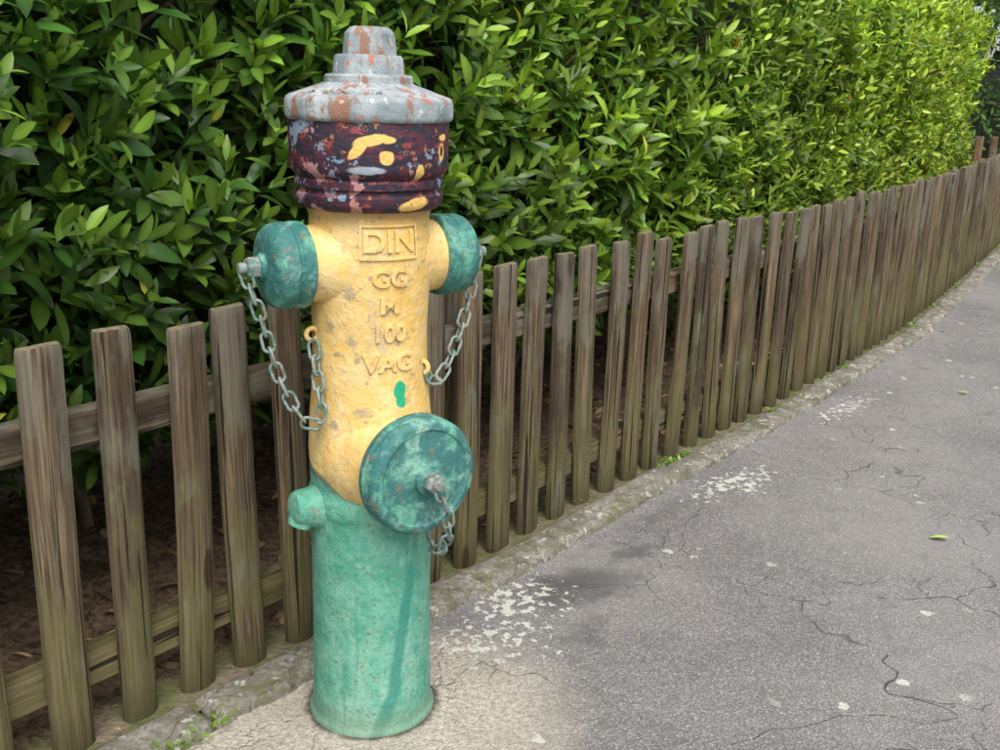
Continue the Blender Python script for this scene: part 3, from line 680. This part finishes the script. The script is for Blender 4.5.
for nm,d in (('left',dl),('right',dr)):
    fr=frame(d,.815)
    lathe(nm+'_outlet_neck',[(.088,.030),(.084,.050),(.076,.068),(.067,.084),(.0605,.098),(.058,.110),(.059,.116),(.059,.126)],YN,hyd,64,.05,fr)
    lathe(nm+'_outlet_cap',[(.040,.114),(.061,.114),(.0665,.117),(.0675,.122),(.0675,.134),(.0645,.137),(.0645,.141),(.0670,.144),(.0665,.157),(.0635,.167),(.057,.174),(.046,.1775),(.030,.179),(.022,.180),(.020,.187),(.012,.188)],GRD,hyd,80,.06,fr)
    prism(nm+'_cap_nut',6,[(.018,.184),(.018,.203),(.014,.206)],MET,fr,hyd,.0015)
    lathe(nm+'_cap_bolt',[(.009,.202),(.009,.216),(.007,.218)],MET,hyd,20,.01,fr)
fr=frame(df,.494); SH=-.014
sh=lambda pr:[(a,b+SH) for a,b in pr]
lathe('front_outlet_neck',sh([(.104,.045),(.100,.075),(.090,.095),(.083,.11),(.079,.128),(.080,.134),(.082,.146)]),YN,hyd,80,.08,fr)
lathe('front_outlet_cap',sh([(.060,.138),(.086,.138),(.0935,.141),(.0965,.147),(.0970,.156),(.0935,.160),(.0935,.163),(.0970,.167),(.0965,.178),(.0925,.185),(.087,.1885),(.080,.189),(.077,.1865),(.060,.1865),(.057,.1875),(.040,.1885),(.028,.190),(.0245,.1925),(.0235,.200),(.018,.203),(.012,.204)]),GRD,hyd,112,.09,fr)
prism('front_cap_nut',6,sh([(.0165,.200),(.0165,.217),(.013,.220)]),MET,fr,hyd,.0015)
lathe('front_cap_bolt',sh([(.009,.215),(.009,.226),(.007,.228)]),MET,hyd,20,.01,fr)
ld=Vector((-.80,-.52,.10)); fr=frame(ld,.395)
fr.translation=Vector((0,0,.395))
lathe('drain_lug',[(.044,.060),(.041,.088),(.036,.104),(.032,.120),(.030,.134),(.026,.142),(.016,.146),(.002,.147)],GRN,hyd,40,.03,fr)
fr2=frame(Vector((-.35,-.25,-1)),0); fr2.translation=Vector((ld.x*.125,ld.y*.125,.408))
lathe('drain_spout',[(.020,-.012),(.0225,.0),(.022,.018),(.0195,.034),(.015,.036),(.013,.026)],GRN,hyd,32,.03,fr2)
def torus(V,F,fr,R1,R2,rw,ns=20,nr_=8,st=0.0):
    b=len(V)
    for i in range(ns):
        a=2*math.pi*i/ns; cx=R1*math.cos(a)+(st if math.cos(a)>0 else -st); cy=R2*math.sin(a)
        n=Vector((math.cos(a),math.sin(a),0))
        for j in range(nr_):
            t=2*math.pi*j/nr_; V.append(fr@(Vector((cx,cy,0))+n*rw*math.cos(t)+Vector((0,0,rw*math.sin(t)))))
    for i in range(ns):
        for j in range(nr_): F.append((b+i*nr_+j,b+((i+1)%ns)*nr_+j,b+((i+1)%ns)*nr_+(j+1)%nr_,b+i*nr_+(j+1)%nr_))
def chain(name,pts,pitch=.0255):
    pts=[Vector(q) for q in pts]; D=[]
    for i in range(len(pts)-1):
        a,b,c_,d_=pts[max(i-1,0)],pts[i],pts[i+1],pts[min(i+2,len(pts)-1)]
        for k in range(20): D.append(Vector(cr(a,b,c_,d_,k/20)))
    D.append(pts[-1]); acc=0; nxt=0; V=[];F=[]; k=0
    for i in range(len(D)-1):
        seg=(D[i+1]-D[i]); L=seg.length
        while nxt<=acc+L:
            q=D[i]+seg*((nxt-acc)/L); d=seg.normalized(); e=d.orthogonal().normalized()
            e=Matrix.Rotation((k%2)*math.pi/2+.5+random.uniform(-.25,.25),3,d)@e; f=d.cross(e)
            m=Matrix((d,e,f)).transposed().to_4x4(); m.translation=q
            torus(V,F,m,.0090,.0090,.0027,20,8,.0070); k+=1; nxt+=pitch
        acc+=L
    mesh(name,V,F,MET,hyd)
chain('left_chain',[(-.170,-.117,.800),(-.150,-.117,.735),(-.130,-.114,.655),(-.102,-.107,.588),(-.080,-.100,.566),(-.066,-.095,.583),(-.072,-.084,.635),(-.082,-.064,.690)])
chain('right_chain',[(.168,.103,.80),(.158,.075,.735),(.140,.040,.67),(.120,.010,.625),(.104,-.010,.618),(.092,-.024,.640)])
chain('front_chain',[(.130,-.165,.482),(.142,-.155,.43),(.136,-.130,.38),(.120,-.100,.355),(.100,-.070,.375),(.090,-.055,.41)])
V=[];F=[]
for (x,y,z) in ((-.086,-.050,.700),(.089,-.028,.645),(.095,-.05,.42)):
    rd_=Vector((x,y,0)).normalized(); up=Vector((0,0,1)); s_=up.cross(rd_); m=Matrix((rd_,up,s_)).transposed().to_4x4(); m.translation=Vector((x,y,z)); torus(V,F,m,.010,.010,.0042,20,8)
mesh('chain_eyes',V,F,YN,hyd)
def rb(z):
    for i in range(len(body)-1):
        if body[i][1]<=z<=body[i+1][1]:
            t=(z-body[i][1])/(body[i+1][1]-body[i][1]+1e-9); return body[i][0]*(1-t)+body[i+1][0]*t
    return .1
def text(body_,size,wide=1.0,ex=.0030):
    cu_=bpy.data.curves.new('t','FONT'); cu_.body=body_; cu_.size=size; cu_.extrude=ex; cu_.align_x='CENTER'; cu_.align_y='CENTER'; cu_.bevel_depth=.0006; cu_.offset=.0005
    ob=bpy.data.objects.new('t',cu_); sc.collection.objects.link(ob); dg=bpy.context.evaluated_depsgraph_get(); me=bpy.data.meshes.new_from_object(ob.evaluated_get(dg))
    bpy.data.objects.remove(ob)
    bm=bmesh.new(); bm.from_mesh(me); bmesh.ops.triangulate(bm,faces=bm.faces[:])
    xs=[v.co.x for v in bm.verts]; x=min(xs)+.003
    while x<max(xs):
        bmesh.ops.bisect_plane(bm,geom=bm.verts[:]+bm.edges[:]+bm.faces[:],plane_co=(x,0,0),plane_no=(1,0,0)); x+=.003
    bm.verts.ensure_lookup_table(); bm.verts.index_update()
    V=[v.co.copy() for v in bm.verts]; F=[tuple(v.index for v in f.verts) for f in bm.faces]; bm.free()
    return [(v.x*wide,v.y,v.z) for v in V],F
TV=[];TF=[]
def addtext(b_,size,zc,wide=1.0,th0=rad(26)):
    V,F=text(b_,size,wide); k=len(TV)
    for x,y,z in V:
        zz=zc+y; R_=rb(zz)+z+.0004; th=th0+x/.096; TV.append(Vector((R_*math.sin(th),-R_*math.cos(th),zz)))
    TF.extend(tuple(i+k for i in f) for f in F)
addtext('DIN',.045,.856,1.05); addtext('GG',.038,.800); addtext('M',.036,.757,1.2); addtext('100',.038,.712); addtext('VAG',.040,.664,1.05)
for (x0,x1,y0,y1) in ((-.046,.046,.880,.883),(-.046,.046,.830,.833),(-.046,-.043,.833,.880),(.043,.046,.833,.880)):
    n=16; k=len(TV)
    for i in range(n+1):
        x=x0+(x1-x0)*i/n; th=rad(26)+x/.096
        for yy,dd in ((y0,0),(y0,.0035),(y1,.0035),(y1,0)): R_=rb(yy)+dd; TV.append(Vector((R_*math.sin(th),-R_*math.cos(th),yy)))
    for i in range(n):
        for j in range(3): TF.append((k+i*4+j,k+(i+1)*4+j,k+(i+1)*4+j+1,k+i*4+j+1))
mesh('embossed_lettering',TV,TF,YN,hyd,False)
V,F=text('MANNHEIM',.022,1.0,.002); TV2=[]
for x,y,z in V:
    th=rad(-12)+x/.105; R_=.106+(-y)*.95; zz=1.0700+(.124-R_)*.34+z*.6; TV2.append(Vector((R_*math.sin(th),-R_*math.cos(th),zz)))
mesh('cap_lettering',TV2,F,CAPM,hyd,False)
